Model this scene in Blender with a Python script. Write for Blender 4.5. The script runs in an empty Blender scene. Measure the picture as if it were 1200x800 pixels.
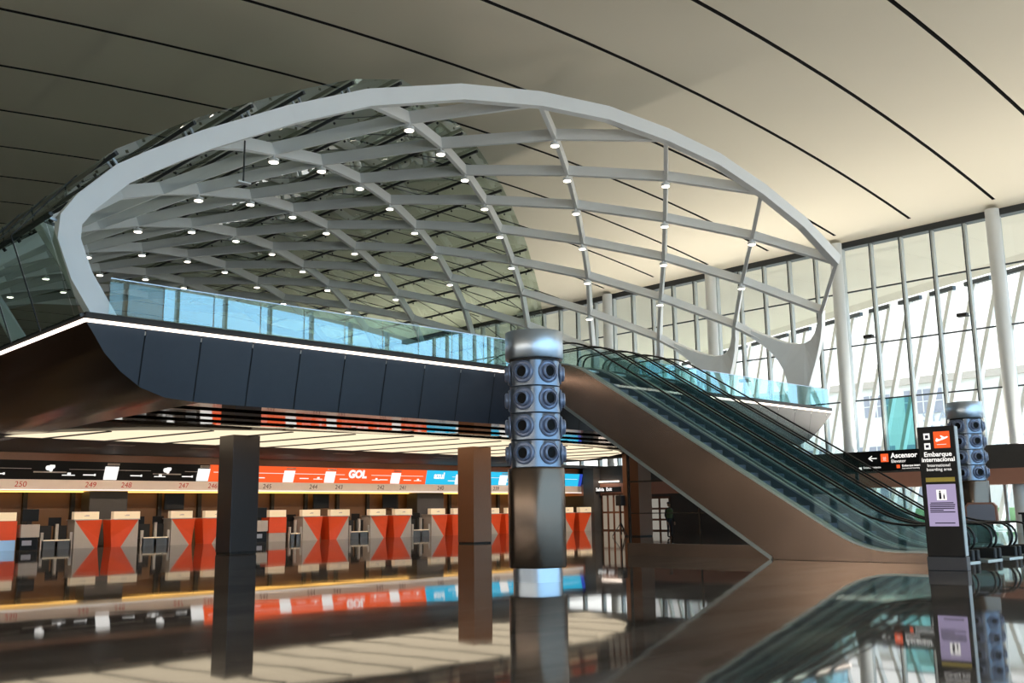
import bpy, bmesh, math, random
from mathutils import Vector, Matrix
random.seed(7)
C = bpy.context.scene.collection
V = Vector
# ------------------------------------------------------------------ materials
def mat(name, col, rough=.5, metal=0., noise=0., nscale=4., bump=0., bscale=20., spec=.5, stretch=(1,1,1), rvar=0., emis=None, es=0.):
    m = bpy.data.materials.new(name); m.use_nodes = True
    nt = m.node_tree; n = nt.nodes; L = nt.links; b = n['Principled BSDF']
    b.inputs['Base Color'].default_value = (*col, 1); b.inputs['Roughness'].default_value = rough
    b.inputs['Metallic'].default_value = metal; b.inputs['Specular IOR Level'].default_value = spec
    if emis:
        b.inputs['Emission Color'].default_value = (*emis, 1); b.inputs['Emission Strength'].default_value = es
    if noise or bump or rvar:
        tc = n.new('ShaderNodeTexCoord'); mp = n.new('ShaderNodeMapping'); mp.inputs['Scale'].default_value = stretch
        L.new(tc.outputs['Object'], mp.inputs['Vector'])
        nz = n.new('ShaderNodeTexNoise'); nz.inputs['Scale'].default_value = nscale; nz.inputs['Detail'].default_value = 5
        L.new(mp.outputs[0], nz.inputs['Vector'])
        if noise:
            mx = n.new('ShaderNodeMix'); mx.data_type = 'RGBA'
            mx.inputs[6].default_value = (*[c*(1-noise) for c in col], 1); mx.inputs[7].default_value = (*[min(1, c*(1+noise)) for c in col], 1)
            L.new(nz.outputs[0], mx.inputs[0]); L.new(mx.outputs[2], b.inputs['Base Color'])
        if rvar:
            mr = n.new('ShaderNodeMapRange'); mr.inputs[3].default_value = max(0.01, rough-rvar); mr.inputs[4].default_value = rough+rvar
            L.new(nz.outputs[0], mr.inputs[0]); L.new(mr.outputs[0], b.inputs['Roughness'])
        if bump:
            n2 = n.new('ShaderNodeTexNoise'); n2.inputs['Scale'].default_value = bscale; n2.inputs['Detail'].default_value = 2
            L.new(mp.outputs[0], n2.inputs['Vector'])
            bp = n.new('ShaderNodeBump'); bp.inputs['Strength'].default_value = bump; bp.inputs['Distance'].default_value = .1
            L.new(n2.outputs[0], bp.inputs['Height']); L.new(bp.outputs[0], b.inputs['Normal'])
    return m
def glow(name, col, s):
    m = bpy.data.materials.new(name); m.use_nodes = True; nt = m.node_tree; nt.nodes.clear()
    e = nt.nodes.new('ShaderNodeEmission'); e.inputs[0].default_value = (*col, 1); e.inputs[1].default_value = s
    o = nt.nodes.new('ShaderNodeOutputMaterial'); nt.links.new(e.outputs[0], o.inputs[0]); return m
def glass(name, tint, refl=.08, facing=.35, rough=.0, rcol=(1, 1, 1)):
    # thin pane: tinted transparency plus a mirror layer that grows at grazing angles
    m = bpy.data.materials.new(name); m.use_nodes = True; nt = m.node_tree; n = nt.nodes; n.clear(); L = nt.links
    t = n.new('ShaderNodeBsdfTransparent'); t.inputs[0].default_value = (*tint, 1)
    g = n.new('ShaderNodeBsdfGlossy'); g.inputs['Roughness'].default_value = rough; g.inputs['Color'].default_value = (*rcol, 1)
    lw = n.new('ShaderNodeLayerWeight'); lw.inputs[0].default_value = facing
    mr = n.new('ShaderNodeMapRange'); mr.inputs[3].default_value = refl; mr.inputs[4].default_value = min(1, refl+.6)
    pw = n.new('ShaderNodeMath'); pw.operation = 'POWER'; pw.inputs[1].default_value = 2.5
    L.new(lw.outputs['Facing'], pw.inputs[0]); L.new(pw.outputs[0], mr.inputs[0])
    mx = n.new('ShaderNodeMixShader'); L.new(mr.outputs[0], mx.inputs[0]); L.new(t.outputs[0], mx.inputs[1]); L.new(g.outputs[0], mx.inputs[2])
    o = n.new('ShaderNodeOutputMaterial'); L.new(mx.outputs[0], o.inputs[0]); return m
M = {}
FILL_POWER = 620
M['ceil'] = mat('ceiling_panel', (.76, .695, .57), .75, noise=.05, nscale=.12)
M['void'] = mat('dark_gap', (.006, .006, .006), .9)
M['white'] = mat('white_paint', (.72, .75, .79), .4, noise=.03, nscale=2)
M['shell_white'] = mat('shell_white_paint', (.84, .87, .90), .38, noise=.03, nscale=1.5)
M['colwhite'] = mat('column_white', (.74, .76, .77), .4, noise=.03, nscale=1)
M['frame'] = mat('mullion_grey', (.62, .66, .66), .45, noise=.05)
M['framedark'] = mat('mullion_dark', (.03, .035, .04), .45)
M['batten'] = mat('glazing_batten', (.055, .060, .065), .4, metal=.4)
M['black'] = mat('black_gloss', (.006, .006, .007), .4, spec=.25)
M['blackmatte'] = mat('black_matte', (.010, .009, .009), .6, noise=.1)
M['rubber'] = mat('black_rubber', (.008, .008, .009), .45, spec=.3)
M['bronze'] = mat('brushed_bronze', (.40, .275, .205), .22, metal=.78, noise=.28, nscale=.55, bump=.10, bscale=.30, rvar=.04)  # broad colour blotches put in for the reflections on warped panels
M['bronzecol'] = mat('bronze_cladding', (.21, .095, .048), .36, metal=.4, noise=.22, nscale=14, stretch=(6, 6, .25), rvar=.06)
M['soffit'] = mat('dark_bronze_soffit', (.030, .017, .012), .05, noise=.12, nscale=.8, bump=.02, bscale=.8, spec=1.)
M['bronzeshaded'] = mat('bronze_cladding_shaded', (.050, .040, .038), .34, metal=.4, noise=.2, nscale=14, stretch=(6, 6, .25), rvar=.05)  # first pillar's bronze, darkened to put its shade into the colour
M['totembase'] = mat('totem_base', (.045, .048, .06), .4)
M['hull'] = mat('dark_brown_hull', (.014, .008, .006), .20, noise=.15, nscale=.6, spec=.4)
M['navy'] = mat('navy_fascia', (.030, .036, .052), .34, noise=.08, nscale=6)
M['steel'] = mat('brushed_steel', (.52, .60, .70), .28, metal=.85)
M['drum'] = mat('drum_steel', (.20, .245, .32), .28, metal=.8)
M['steeldark'] = mat('dark_steel', (.15, .115, .092), .24, metal=.9, noise=.05, nscale=2, stretch=(.3, .3, 8))
M['nozzle'] = mat('nozzle_bluegrey', (.24, .29, .43), .34, metal=.3, noise=.06)
M['step'] = mat('escalator_step', (.17, .20, .26), .45, metal=.3, noise=.2, nscale=30)
M['deck'] = mat('escalator_deck', (.50, .56, .55), .3, metal=.7, noise=.1)
M['deckdark'] = mat('escalator_skirt', (.13, .17, .19), .35, metal=.4, noise=.1)
M['red'] = mat('orange_red_laminate', (.80, .085, .018), .38, noise=.06, nscale=3)
M['greylam'] = mat('grey_laminate', (.50, .44, .40), .45, noise=.06)
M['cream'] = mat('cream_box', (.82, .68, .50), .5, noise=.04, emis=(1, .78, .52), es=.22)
M['brownwall'] = mat('brown_panel', (.13, .062, .022), .5, noise=.12, nscale=2)
M['brown'] = mat('brown_band', (.14, .05, .022), .5, noise=.1)
M['darkwall'] = mat('dark_wall', (.055, .050, .048), .5, noise=.1)
M['copperband'] = mat('copper_band', (.50, .24, .17), .4, metal=.3, noise=.06)
M['mezzfloor'] = mat('mezzanine_floor', (.35, .34, .32), .3, noise=.1)
M['hullright'] = mat('hull_panel', (.060, .054, .056), .4, metal=.1, noise=.05)
M['lum'] = glow('luminous_ceiling', (1, .83, .58), .95)
M['led'] = glow('led_line', (1, .84, .70), 3.2)
M['warmled'] = glow('warm_cove_light', (1, .55, .13), 2.2)
M['coveglow'] = mat('cove_painted_glow', (.85, .55, .16), .6, noise=.04, emis=(1, .58, .12), es=.32)  # soffit's yellow lamp glow put into its colour and emission
M['lamp'] = glow('downlight_lens', (1, .90, .74), 7)
M['signred'] = glow('sign_orange_red', (.93, .115, .028), .95)
M['signcyan'] = glow('sign_cyan', (.03, .50, .78), .95)
M['signblue'] = glow('sign_blue', (.035, .085, .55), .8)
M['signwhite'] = glow('sign_white', (1, .97, .92), .95)
M['screenlilac'] = glow('screen_lilac', (.56, .47, .72), .62)
M['icontext'] = mat('dark_print', (.03, .025, .05), .6)
M['yellowplate'] = mat('dull_yellow', (.42, .31, .05), .5, emis=(.5, .36, .06), es=.2)
M['strip'] = mat('counter_number_strip', (.62, .50, .42), .5, noise=.05, emis=(.9, .66, .5), es=.15)
M['numred'] = mat('number_red', (.55, .02, .01), .5)
M['numdark'] = mat('number_dark', (.10, .03, .02), .5)
M['grille'] = mat('scale_grille', (.12, .115, .115), .4, metal=.6)
M['skin'] = mat('skin', (.35, .2, .13), .6)
M['cloth'] = mat('dark_cloth', (.02, .02, .025), .8)
M['vest'] = mat('olive_vest', (.09, .11, .03), .7)
M['window'] = glass('window_pane', (.93, .96, .95), .03, .3)
M['windowteal'] = glass('teal_window_pane', (.22, .56, .56), .05, .3)
M['shellglass'] = glass('shell_glass', (.56, .67, .60), .11, .35)
M['railglass'] = glass('balustrade_glass', (.66, .86, .87), .15, .45, rcol=(.80, .94, 1))
M['escglass'] = glass('escalator_glass', (.90, .945, .945), .045, .35, rcol=(.75, .95, .95))
M['smokeglass'] = glass('smoked_glass', (.42, .42, .42), .05, .35)
M['asphalt'] = mat('apron_concrete', (.55, .54, .52), .8, noise=.1, nscale=.1)
M['lawn'] = mat('lawn', (.20, .36, .18), .9, noise=.4, nscale=.6)
M['facade'] = mat('pale_facade', (.78, .76, .75), .7, noise=.04)
M['facwin'] = mat('facade_window', (.34, .35, .43), .3)
M['strutwhite'] = mat('strut_white', (.93, .91, .87), .5)
M['letterblue'] = mat('letter_bluegrey', (.40, .45, .55), .6)
def floor_mat():
    m = mat('polished_stone', (.045, .040, .037), .06, spec=.36)
    nt = m.node_tree; n = nt.nodes; L = nt.links; b = n['Principled BSDF']
    tc = n.new('ShaderNodeTexCoord'); mp = n.new('ShaderNodeMapping'); mp.inputs['Rotation'].default_value = (0, 0, .5); mp.inputs['Scale'].default_value = (.25, 1., 1)
    L.new(tc.outputs['Object'], mp.inputs[0])
    nz = n.new('ShaderNodeTexNoise'); nz.inputs['Scale'].default_value = .55; nz.inputs['Detail'].default_value = 9; nz.inputs['Roughness'].default_value = .62; nz.inputs['Distortion'].default_value = .8
    L.new(mp.outputs[0], nz.inputs['Vector'])
    cr = n.new('ShaderNodeValToRGB'); e = cr.color_ramp.elements
    e[0].position = .35; e[0].color = (.060, .050, .045, 1); e[1].position = .72; e[1].color = (.24, .20, .17, 1)
    L.new(nz.outputs[0], cr.inputs[0])
    bk = n.new('ShaderNodeTexBrick'); bk.inputs['Scale'].default_value = 1; bk.offset = 0; bk.inputs['Mortar Size'].default_value = .006
    bk.inputs['Brick Width'].default_value = 1.2; bk.inputs['Row Height'].default_value = 1.2
    bk.inputs['Color1'].default_value = (1, 1, 1, 1); bk.inputs['Color2'].default_value = (.86, .86, .86, 1); bk.inputs['Mortar'].default_value = (.3, .3, .3, 1)
    L.new(tc.outputs['Object'], bk.inputs['Vector'])
    mx = n.new('ShaderNodeMix'); mx.data_type = 'RGBA'; mx.blend_type = 'MULTIPLY'; mx.inputs[0].default_value = 1
    L.new(cr.outputs[0], mx.inputs[6]); L.new(bk.outputs[0], mx.inputs[7]); L.new(mx.outputs[2], b.inputs['Base Color'])
    mr = n.new('ShaderNodeMapRange'); mr.inputs[3].default_value = .012; mr.inputs[4].default_value = .06
    L.new(nz.outputs[0], mr.inputs[0]); L.new(mr.outputs[0], b.inputs['Roughness'])
    n2 = n.new('ShaderNodeTexNoise'); n2.inputs['Scale'].default_value = .9; n2.inputs['Detail'].default_value = 1
    L.new(tc.outputs['Object'], n2.inputs['Vector'])
    bp = n.new('ShaderNodeBump'); bp.inputs['Strength'].default_value = .02; bp.inputs['Distance'].default_value = .05
    L.new(n2.outputs[0], bp.inputs['Height']); L.new(bp.outputs[0], b.inputs['Normal'])
    return m
M['floor'] = floor_mat()
# ------------------------------------------------------------------ mesh helpers
class MB:
    def __init__(s): s.v = []; s.f = []
    def add(s, vs, fs):
        k = len(s.v); s.v += [tuple(v) for v in vs]; s.f += [tuple(i+k for i in f) for f in fs]; return s
    def box(s, x0, x1, y0, y1, z0, z1):
        return s.add([(x, y, z) for z in (z0, z1) for y in (y0, y1) for x in (x0, x1)],
                     [(0, 2, 3, 1), (4, 5, 7, 6), (0, 1, 5, 4), (2, 6, 7, 3), (0, 4, 6, 2), (1, 3, 7, 5)])
    def bar(s, p, q, w, h, up=(0, 0, 1)):
        p = V(p); q = V(q); d = (q-p).normalized(); u = V(up); r = d.cross(u)
        if r.length < 1e-4: r = d.cross(V((1, 0, 0)))
        r.normalize(); u = r.cross(d).normalized(); r *= w/2; u *= h/2
        return s.add([p-r-u, p+r-u, p+r+u, p-r+u, q-r-u, q+r-u, q+r+u, q-r+u],
                     [(0, 1, 2, 3), (7, 6, 5, 4), (0, 4, 5, 1), (1, 5, 6, 2), (2, 6, 7, 3), (3, 7, 4, 0)])
    def quad(s, *p): return s.add(p, [tuple(range(len(p)))])
    def prism(s, poly, ax, a, b):
        # poly of 2D points extruded along axis ax (0 x, 1 y, 2 z)
        def mk(u, v, w): return {0: (w, u, v), 1: (u, w, v), 2: (u, v, w)}[ax]
        n = len(poly)
        return s.add([mk(u, v, a) for u, v in poly]+[mk(u, v, b) for u, v in poly],
                     [tuple(range(n-1, -1, -1)), tuple(range(n, 2*n))]+[(i, (i+1) % n, n+(i+1) % n, n+i) for i in range(n)])
    def lathe(s, prof, c=(0, 0, 0), n=24, mtx=None):
        c = V(c); vs = []; fs = []
        for r, z in prof:
            for k in range(n):
                a = 2*math.pi*k/n; p = V((r*math.cos(a), r*math.sin(a), z))
                vs.append((mtx @ p if mtx else p)+c)
        m = len(prof)
        for i in range(m-1):
            for k in range(n): fs.append((i*n+k, i*n+(k+1) % n, (i+1)*n+(k+1) % n, (i+1)*n+k))
        fs.append(tuple(range(n-1, -1, -1))); fs.append(tuple((m-1)*n+k for k in range(n)))
        return s.add(vs, fs)
    def rings(s, rr, cap=True):
        n = len(rr[0]); vs = [p for r in rr for p in r]; fs = []
        for i in range(len(rr)-1):
            for k in range(n): fs.append((i*n+k, i*n+(k+1) % n, (i+1)*n+(k+1) % n, (i+1)*n+k))
        if cap: fs.append(tuple(range(n-1, -1, -1))); fs.append(tuple((len(rr)-1)*n+k for k in range(n)))
        return s.add(vs, fs)
    def tube(s, pts, r, n=8, closed=False, ry=None):
        pts = [V(p) for p in pts]; rr = []; m = len(pts); prev = None
        for i, p in enumerate(pts):
            a = pts[(i-1) % m] if (closed or i) else p; b = pts[(i+1) % m] if (closed or i < m-1) else p
            d = (b-a).normalized()
            u = V((1, 0, 0)) if abs(d.x) < .9 else V((0, 0, 1))
            w = d.cross(u).normalized(); u = w.cross(d).normalized()
            rr.append([p+u*math.cos(2*math.pi*k/n)*r+w*math.sin(2*math.pi*k/n)*(ry or r) for k in range(n)])
        if closed: rr.append(rr[0])
        return s.rings(rr, not closed)
    def sweep(s, pts, nrm, w, h):
        # rectangular section: depth h along nrm, width w sideways, mitred at the kinks
        pts = [V(p) for p in pts]; rr = []; m = len(pts)
        for i, p in enumerate(pts):
            da = (p-pts[i-1]).normalized() if i else None; db = (pts[i+1]-p).normalized() if i < m-1 else None
            d = ((da or db)+(db or da)).normalized(); n = V(nrm[i]); n = (n-d*n.dot(d)).normalized(); r = d.cross(n).normalized()
            k = 1/max(.6, d.dot(da or db))
            rr.append([p-r*w/2*k-n*h/2, p+r*w/2*k-n*h/2, p+r*w/2*k+n*h/2, p-r*w/2*k+n*h/2])
        return s.rings(rr)
    def build(s, name, m, parent=None, smooth=False, bevel=0, recalc=True):
        me = bpy.data.meshes.new(name); me.from_pydata(s.v, [], s.f)
        if recalc:
            bm = bmesh.new(); bm.from_mesh(me); bmesh.ops.recalc_face_normals(bm, faces=bm.faces); bm.to_mesh(me); bm.free()
        me.materials.append(m)
        if smooth:
            for p in me.polygons: p.use_smooth = True
            try: me.set_sharp_from_angle(angle=math.radians(40))
            except Exception: pass
        o = bpy.data.objects.new(name, me); C.objects.link(o)
        if parent: o.parent = parent
        if bevel:
            b = o.modifiers.new('bevel', 'BEVEL'); b.width = bevel; b.segments = 2; b.limit_method = 'ANGLE'
        return o
def tag(o, label=None, cat=None, group=None, kind=None):
    if label: o['label'] = label
    if cat: o['category'] = cat
    if group: o['group'] = group
    if kind: o['kind'] = kind
    return o
def thing(name, label, cat, loc=(0, 0, 0), group=None, rot=None):
    o = bpy.data.objects.new(name, None); o.empty_display_size = .1; C.objects.link(o); o.location = loc
    if rot: o.rotation_euler = rot
    return tag(o, label, cat, group)
def struct(o): o['kind'] = 'structure'; return o
def copy_tree(o, parent=None):
    c = o.copy(); C.objects.link(c)
    if parent: c.parent = parent
    for ch in list(o.children): copy_tree(ch, c)
    return c
def text(name, body, m, mtx, size, parent=None, align='LEFT', bold=0., shear=0., extrude=.004):
    cu = bpy.data.curves.new(name, 'FONT'); cu.body = body; cu.size = size; cu.align_x = align; cu.offset = bold; cu.shear = shear; cu.extrude = extrude
    cu.space_line = .85; cu.materials.append(m)
    tmp = bpy.data.objects.new('tmp', cu); C.objects.link(tmp); bpy.context.view_layer.update()
    me = bpy.data.meshes.new_from_object(tmp.evaluated_get(bpy.context.evaluated_depsgraph_get())); bpy.data.objects.remove(tmp); bpy.data.curves.remove(cu)
    o = bpy.data.objects.new(name, me); C.objects.link(o)
    if not len(me.materials): me.materials.append(m)
    if parent: o.parent = parent
    o.matrix_local = mtx
    return o
def face_mtx(p, xd, n):
    # frame whose x runs along xd, z along n (towards the reader)
    x = V(xd).normalized(); z = V(n).normalized(); y = z.cross(x)
    m = Matrix((x, y, z)).transposed().to_4x4(); m.translation = V(p); return m
ORD = ['', 'first', 'second', 'third', 'fourth', 'fifth', 'sixth', 'seventh', 'eighth', 'ninth', 'tenth', 'eleventh', 'twelfth', 'thirteenth', 'fourteenth', 'fifteenth', 'sixteenth', 'seventeenth', 'eighteenth', 'nineteenth', 'twentieth', 'twenty-first', 'twenty-second', 'twenty-third', 'twenty-fourth']
# ------------------------------------------------------------------ setting: floor, vaulted ceiling, walls
XW = 55.0
def zc(x):
    u = (x-30)/30; return .10*u**4-.02*u**3-2.62*u*u+.30*u+18.9
struct(MB().box(-32, XW+.3, -23, 112, -.3, 0).build('floor', M['floor']))
cm = MB(); vm = MB(); xs = [-32+2.5*i for i in range(34)]+[53.3]; xs = [x for x in xs if x < 52.5]+[53.3]
SY = 13.16; DS = 4.588
for k in range(-8, 22):
    a = SY+DS*k+.09; b = SY+DS*(k+1)-.09
    n = len(xs); vs = [(x, y, zc(x)) for x in xs for y in (a, b)]+[(x, y, zc(x)+.4) for x in xs for y in (a, b)]
    fs = []
    for i in range(n-1):
        fs.append((2*i, 2*i+1, 2*i+3, 2*i+2)); o = 2*n
        
    cm.add(vs, fs)
    vm.add(vs, [(2*i, 2*i+2, 2*n+2*i+2, 2*n+2*i) for i in range(n-1)]+[(2*i+1, 2*n+2*i+1, 2*n+2*i+3, 2*i+3) for i in range(n-1)])
vs = [(x, y, zc(x)+.38) for x in xs+[56] for y in (-23, 115)]
vm.add(vs, [(2*i, 2*i+1, 2*i+3, 2*i+2) for i in range(len(xs))])
ceil = struct(cm.build('ceiling', M['ceil'], smooth=True, recalc=False))
struct(vm.build('ceiling_void', M['void'], ceil, recalc=False))
e = MB().quad((53.3, -23, zc(53.3)), (53.3, 112, zc(53.3)), (55.3, 112, zc(55.3)), (55.3, -23, zc(55.3))); struct(e.build('ceiling_edge', M['ceil'], ceil))
struct(MB().box(54.6, 55.2, -23, 112, 17.04, 17.42).build('trim_1', M['framedark']))
struct(MB().box(-32.4, -32, -23, 112, 6, 12).box(-32.4, -32, 45, 112, 0, 6).build('wall_left', M['darkwall']))
fm = MB(); w = MB().quad((-32.2, -23, 0), (-32.2, 45, 0), (-32.2, 45, 6), (-32.2, -23, 6))  # glazing added to the unseen left wall to let more light in
for y in range(-23, 46, 3): fm.box(-32.4, -32, y-.25, y+.25, 0, 6)
fm.box(-32.3, -32.1, -23, 45, 2.6, 3.2)
wo = struct(w.build('window_33', M['smokeglass'], recalc=False)); struct(fm.build('window_mullion', M['frame'], wo))
struct(MB().box(-300, -32.5, -22.4, 400, -.5, -.05).build('ground_left', M['asphalt']))
struct(MB().box(-32, XW, 112, 112.4, 0, 19.2).build('wall_back', M['darkwall']))
# right window wall: solid base, mullions, panes
wb = struct(MB().box(53.55, 55.3, -23, 112, 3.30, 4.28).box(53.55, 53.63, -23, 112, 4.28, 4.54).box(54.9, 55.3, -23, 112, 4.28, 4.6).build('wall_right', M['darkwall']))
struct(MB().box(53.5, 55.3, -23, 112, 2.48, 3.30).build('trim_2', M['copperband']))
struct(MB().box(53.55, 53.8, 27.5, 112, 0, 2.48).build('wall_right_base', M['darkwall']))
struct(MB().box(55.02, 55.05, -23, 27.5, 0.05, 2.5).build('window_30', M['window']))
pm = MB()
for k in range(18): pm.box(54.95, 55.1, 27.5-2.75*k-.07, 27.5-2.75*k+.07, 0, 2.5)
struct(pm.build('wall_right_posts', M['frame']))
MS = 9.176/5; Y0M = 18.13
bays = range(-4, 10)
nwin = 0
for b in bays:
    ya = Y0M+9.176*b; yb = ya+9.176; nwin += 1
    w = MB()
    for k in range(5):
        y0 = ya+MS*k; y1 = y0+MS
        for z0, z1 in ((4.6, 7.68), (7.68, 11.02), (11.02, 14.35), (14.35, 17.3)):
            if b == 0 and k == 3 and z0 == 4.6: continue
            w.quad((55.03, y0, z0), (55.03, y1, z0), (55.03, y1, z1), (55.03, y0, z1))
    wo = struct(w.build('window_%d' % nwin, M['window'], recalc=False))
    fm = MB(); fd = MB()
    for k in range(5):
        y = ya+MS*k
        fm.box(54.72, 55.04, y-.075, y+.075, 4.6, 17.3); fd.box(54.68, 54.73, y+.035, y+.085, 4.6, 17.3)
    for z in (7.68, 11.02, 14.35): fd.box(54.96, 55.08, ya, yb, z-.04, z+.04)
    struct(fm.build('window_mullion', M['frame'], wo)); struct(fd.build('window_transom', M['framedark'], wo))
struct(MB().quad((55.03, Y0M+MS*3, 4.6), (55.03, Y0M+MS*4, 4.6), (55.03, Y0M+MS*4, 7.68), (55.03, Y0M+MS*3, 7.68)).build('window_31', M['windowteal'], recalc=False))
# front glass facade behind the camera
fm = MB(); w = MB()
for x in range(-32, 56, 4): fm.box(x-.12, x+.12, -22, -21.6, 0, 18.6)
for z in (4, 8, 12, 16): fm.box(-32, 55, -21.95, -21.75, z-.07, z+.07)
w.quad((-32, -21.9, 0), (55, -21.9, 0), (55, -21.9, 18.6), (-32, -21.9, 18.6))
wo = struct(w.build('window_32', M['window'], recalc=False)); struct(fm.build('window_mullion', M['frame'], wo))
# white columns along the window
cnames = {0: 'tall white round column before the window wall, right of the grey ventilation column', 1: 'tall white round column by the window wall, just right of the canopy tip',
          2: 'tall white round column by the window wall, behind the pair of canopy feet', 3: 'slim white round column by the window wall, seen above the escalator tops'}
for k in range(-3, 9):
    y = 18.2+9.176*k
    o = MB().lathe([(.36, 0), (.36, 17.3)], (54.15, y, 0), 28).build('round_column', M['colwhite'], smooth=True)
    lab = cnames.get(k) or 'white round column by the window wall, %s bay %s' % (ORD[abs(k)], 'behind the canopy' if k > 0 else 'outside the frame')
    tag(o, lab, 'column', 'round columns along the window wall', 'thing')
FL = [(25.55, 11.3, 'small dark floodlight on a window mullion beside the white column'), (20.1, 11.75, 'small dark floodlight high on the window mullion above the ventilation column'), (34.2, 9.6, 'small dark floodlight on a mullion behind the canopy feet')]
FL += [(y, 11.3, 'dark floodlight on a window mullion, %s' % ('behind the canopy, %s along' % ORD[int((y-40)/8)+1] if y > 30 else 'nearer than the frame edge')) for y in (-14, -6, 3, 12, 44, 54, 64)]
for y, z, lab in FL:
    t = thing('floodlight', lab, 'floodlight', (54.7, y, z), 'floodlights on the window mullions')
    MB().bar((0, 0, 0), (-.45, 0, 0), .05, .05).build('arm', M['blackmatte'], t)
    MB().box(-.75, -.4, -.12, .42, -.10, .10).build('lamp_housing', M['blackmatte'], t, bevel=.02)
for i in range(11):   # added fill lamps without fixtures, hidden behind the low wall to brighten the vault
    l = bpy.data.lights.new('added_vault_fill', 'AREA'); l.shape = 'RECTANGLE'; l.size = .16; l.size_y = 8.8; l.energy = FILL_POWER; l.color = (1, .93, .80)
    o = bpy.data.objects.new('added_vault_fill', l); C.objects.link(o); o.location = (54.2, -17+9.176*i, 4.475); 
    if o.location.y < 22: o.matrix_world = face_mtx(o.location, (.6, 0, .8), (.8, 0, -.6)); l.energy = FILL_POWER*1.35
    else: o.matrix_world = face_mtx(o.location, (.95, 0, .3), (.3, 0, -.95)); l.spread = math.radians(95); l.energy = FILL_POWER*.55
for i in range(7):   # more added fill lamps on the opposite wall, for the vault's left
    l = bpy.data.lights.new('added_vault_fill', 'AREA'); l.shape = 'RECTANGLE'; l.size = .16; l.size_y = 8.8; l.energy = 450; l.color = (1, .88, .72)
    o = bpy.data.objects.new('added_vault_fill', l); C.objects.link(o); o.location = (-31.6, -15+9.176*i, 6.3); o.matrix_world = face_mtx(o.location, (0, 1, 0), (-.9, 0, -.44)); l.size, l.size_y = 8.8, .16
# ------------------------------------------------------------------ outside
struct(MB().box(XW+.4, 400, -300, 400, -.5, -.05).build('ground', M['asphalt']))
struct(MB().box(-300, 400, -400, -22.5, -.5, -.05).build('ground_front', M['asphalt']))
struct(MB().box(88, 97, 20, 70, -.05, 1.2).build('lawn', M['lawn']))
ea = V((66, 20.5, 16.8)); eb = V((81.3, 56, 16.8)); ed = (eb-ea).normalized(); e0 = ea-ed*24; e1 = eb+ed*75
q = MB(); q.add([(55.35, e0.y, 17.3), (55.35, e1.y, 17.3), e1, e0, (55.35, e0.y, 17.8), (55.35, e1.y, 17.8), e1+V((0, 0, .5)), e0+V((0, 0, .5))], [(0, 1, 2, 3), (7, 6, 5, 4), (3, 2, 6, 7)])
struct(q.build('ceiling_overhang', M['ceil'], recalc=False))
q = MB()
for k in range(-7, 26):
    p = ea+ed*(k*3.2); q.bar(p+V((.4, -.2, -.18)), p+ed*2.2+V((.4, -.2, -.18)), .3, .3)
struct(q.build('trim_3', M['framedark']))
for k in range(-9, 24):
    top = ea+ed*(k*2.05+.4)+V((.5, -.2, 0)); bot = V((top.x, top.y, 0))+ed*6.2
    o = MB().bar(bot, top, .34, .34).build('slanted_strut', M['strutwhite'])
    tag(o, ('slanted white strut outside the window, %s from the front end of the row' % ORD[k+10]) if 0 < k+10 < 25 else 'slanted white strut outside, deep in the row behind the canopy', 'strut', 'slanted struts outside the window')
bld = thing('office_building', 'pale low office building with dark windows seen through the window wall', 'building', (112, 48, 0))
MB().box(0, 14, -44, 34, 0, 15.5).build('wall', M['facade'], bld)
MB().box(-.5, 15, -44.5, 34.5, 15.5, 16.3).build('roof', M['greylam'], bld)
fw = MB().box(-.06, .1, -2.5, 2.6, 0, .1); 
for (y0, y1, z0, z1) in ((3, 7.4, 2.5, 8.5), (-5, 1.6, 2.5, 8.5), (3.2, 6.4, 12, 14.6), (-3, 1.4, 12, 14.8), (-9.5, -8.4, 4, 8), (-14.5, -13.3, 4, 8), (-20, -18, 4, 8), (11, 16, 3, 8.5), (12, 16, 11.5, 14), (20, 26, 3, 8.5)):
    f = MB().box(-.08, .05, y0, y1, z0, z1).build('window', M['facwin'], bld)
    g = MB()
    for i in range(1, 4): yy = y0+(y1-y0)*i/4; g.box(-.12, -.06, yy-.06, yy+.06, z0, z1)
    g.box(-.12, -.06, y0, y1, (z0+z1)/2-.05, (z0+z1)/2+.05); g.build('window_bar', M['facade'], f)
text('lettering', 'STA   AS', M['letterblue'], face_mtx((-.2, -.6, 11.0), (0, -1, 0), (-1, 0, 0)), 1.7, bld)
text('lettering', 'DIDIC', M['letterblue'], face_mtx((-.2, -.6, 8.9), (0, -1, 0), (-1, 0, 0)), 2.4, bld)
# ------------------------------------------------------------------ mezzanine
Y0 = 24.1; ZM = 6.2; XL = 8.65; XR = 46.09
lp = [(8.65, 6.2), (8.92, 5.86), (9.22, 5.46), (9.67, 5.05), (10.24, 4.68), (10.93, 4.47), (11.9, 4.40)]
rp = [(46.09, 6.2), (45.7, 5.9), (45.25, 5.52), (44.75, 5.13), (44.1, 4.75), (43.3, 4.48), (42.3, 4.40)]
def zbot(x):
    if x <= lp[-1][0]:
        for (a, za), (b, zb) in zip(lp, lp[1:]):
            if a <= x <= b: return za+(zb-za)*(x-a)/(b-a)
    if x >= rp[-1][0]:
        for (a, za), (b, zb) in zip(rp, rp[1:]):
            if b <= x <= a: return za+(zb-za)*(x-a)/(b-a)
    return 4.40
mz = thing('mezzanine', 'raised mezzanine deck with navy fascia, curved bronze hull and a light line along its edge', 'mezzanine', (0, 0, 0))
cuts = [XL+1.535*i for i in range(25)]; cuts = [c for c in cuts if c < XR-.4]+[XR]
extra = sorted(set([p[0] for p in lp]+[p[0] for p in rp]))
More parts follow.
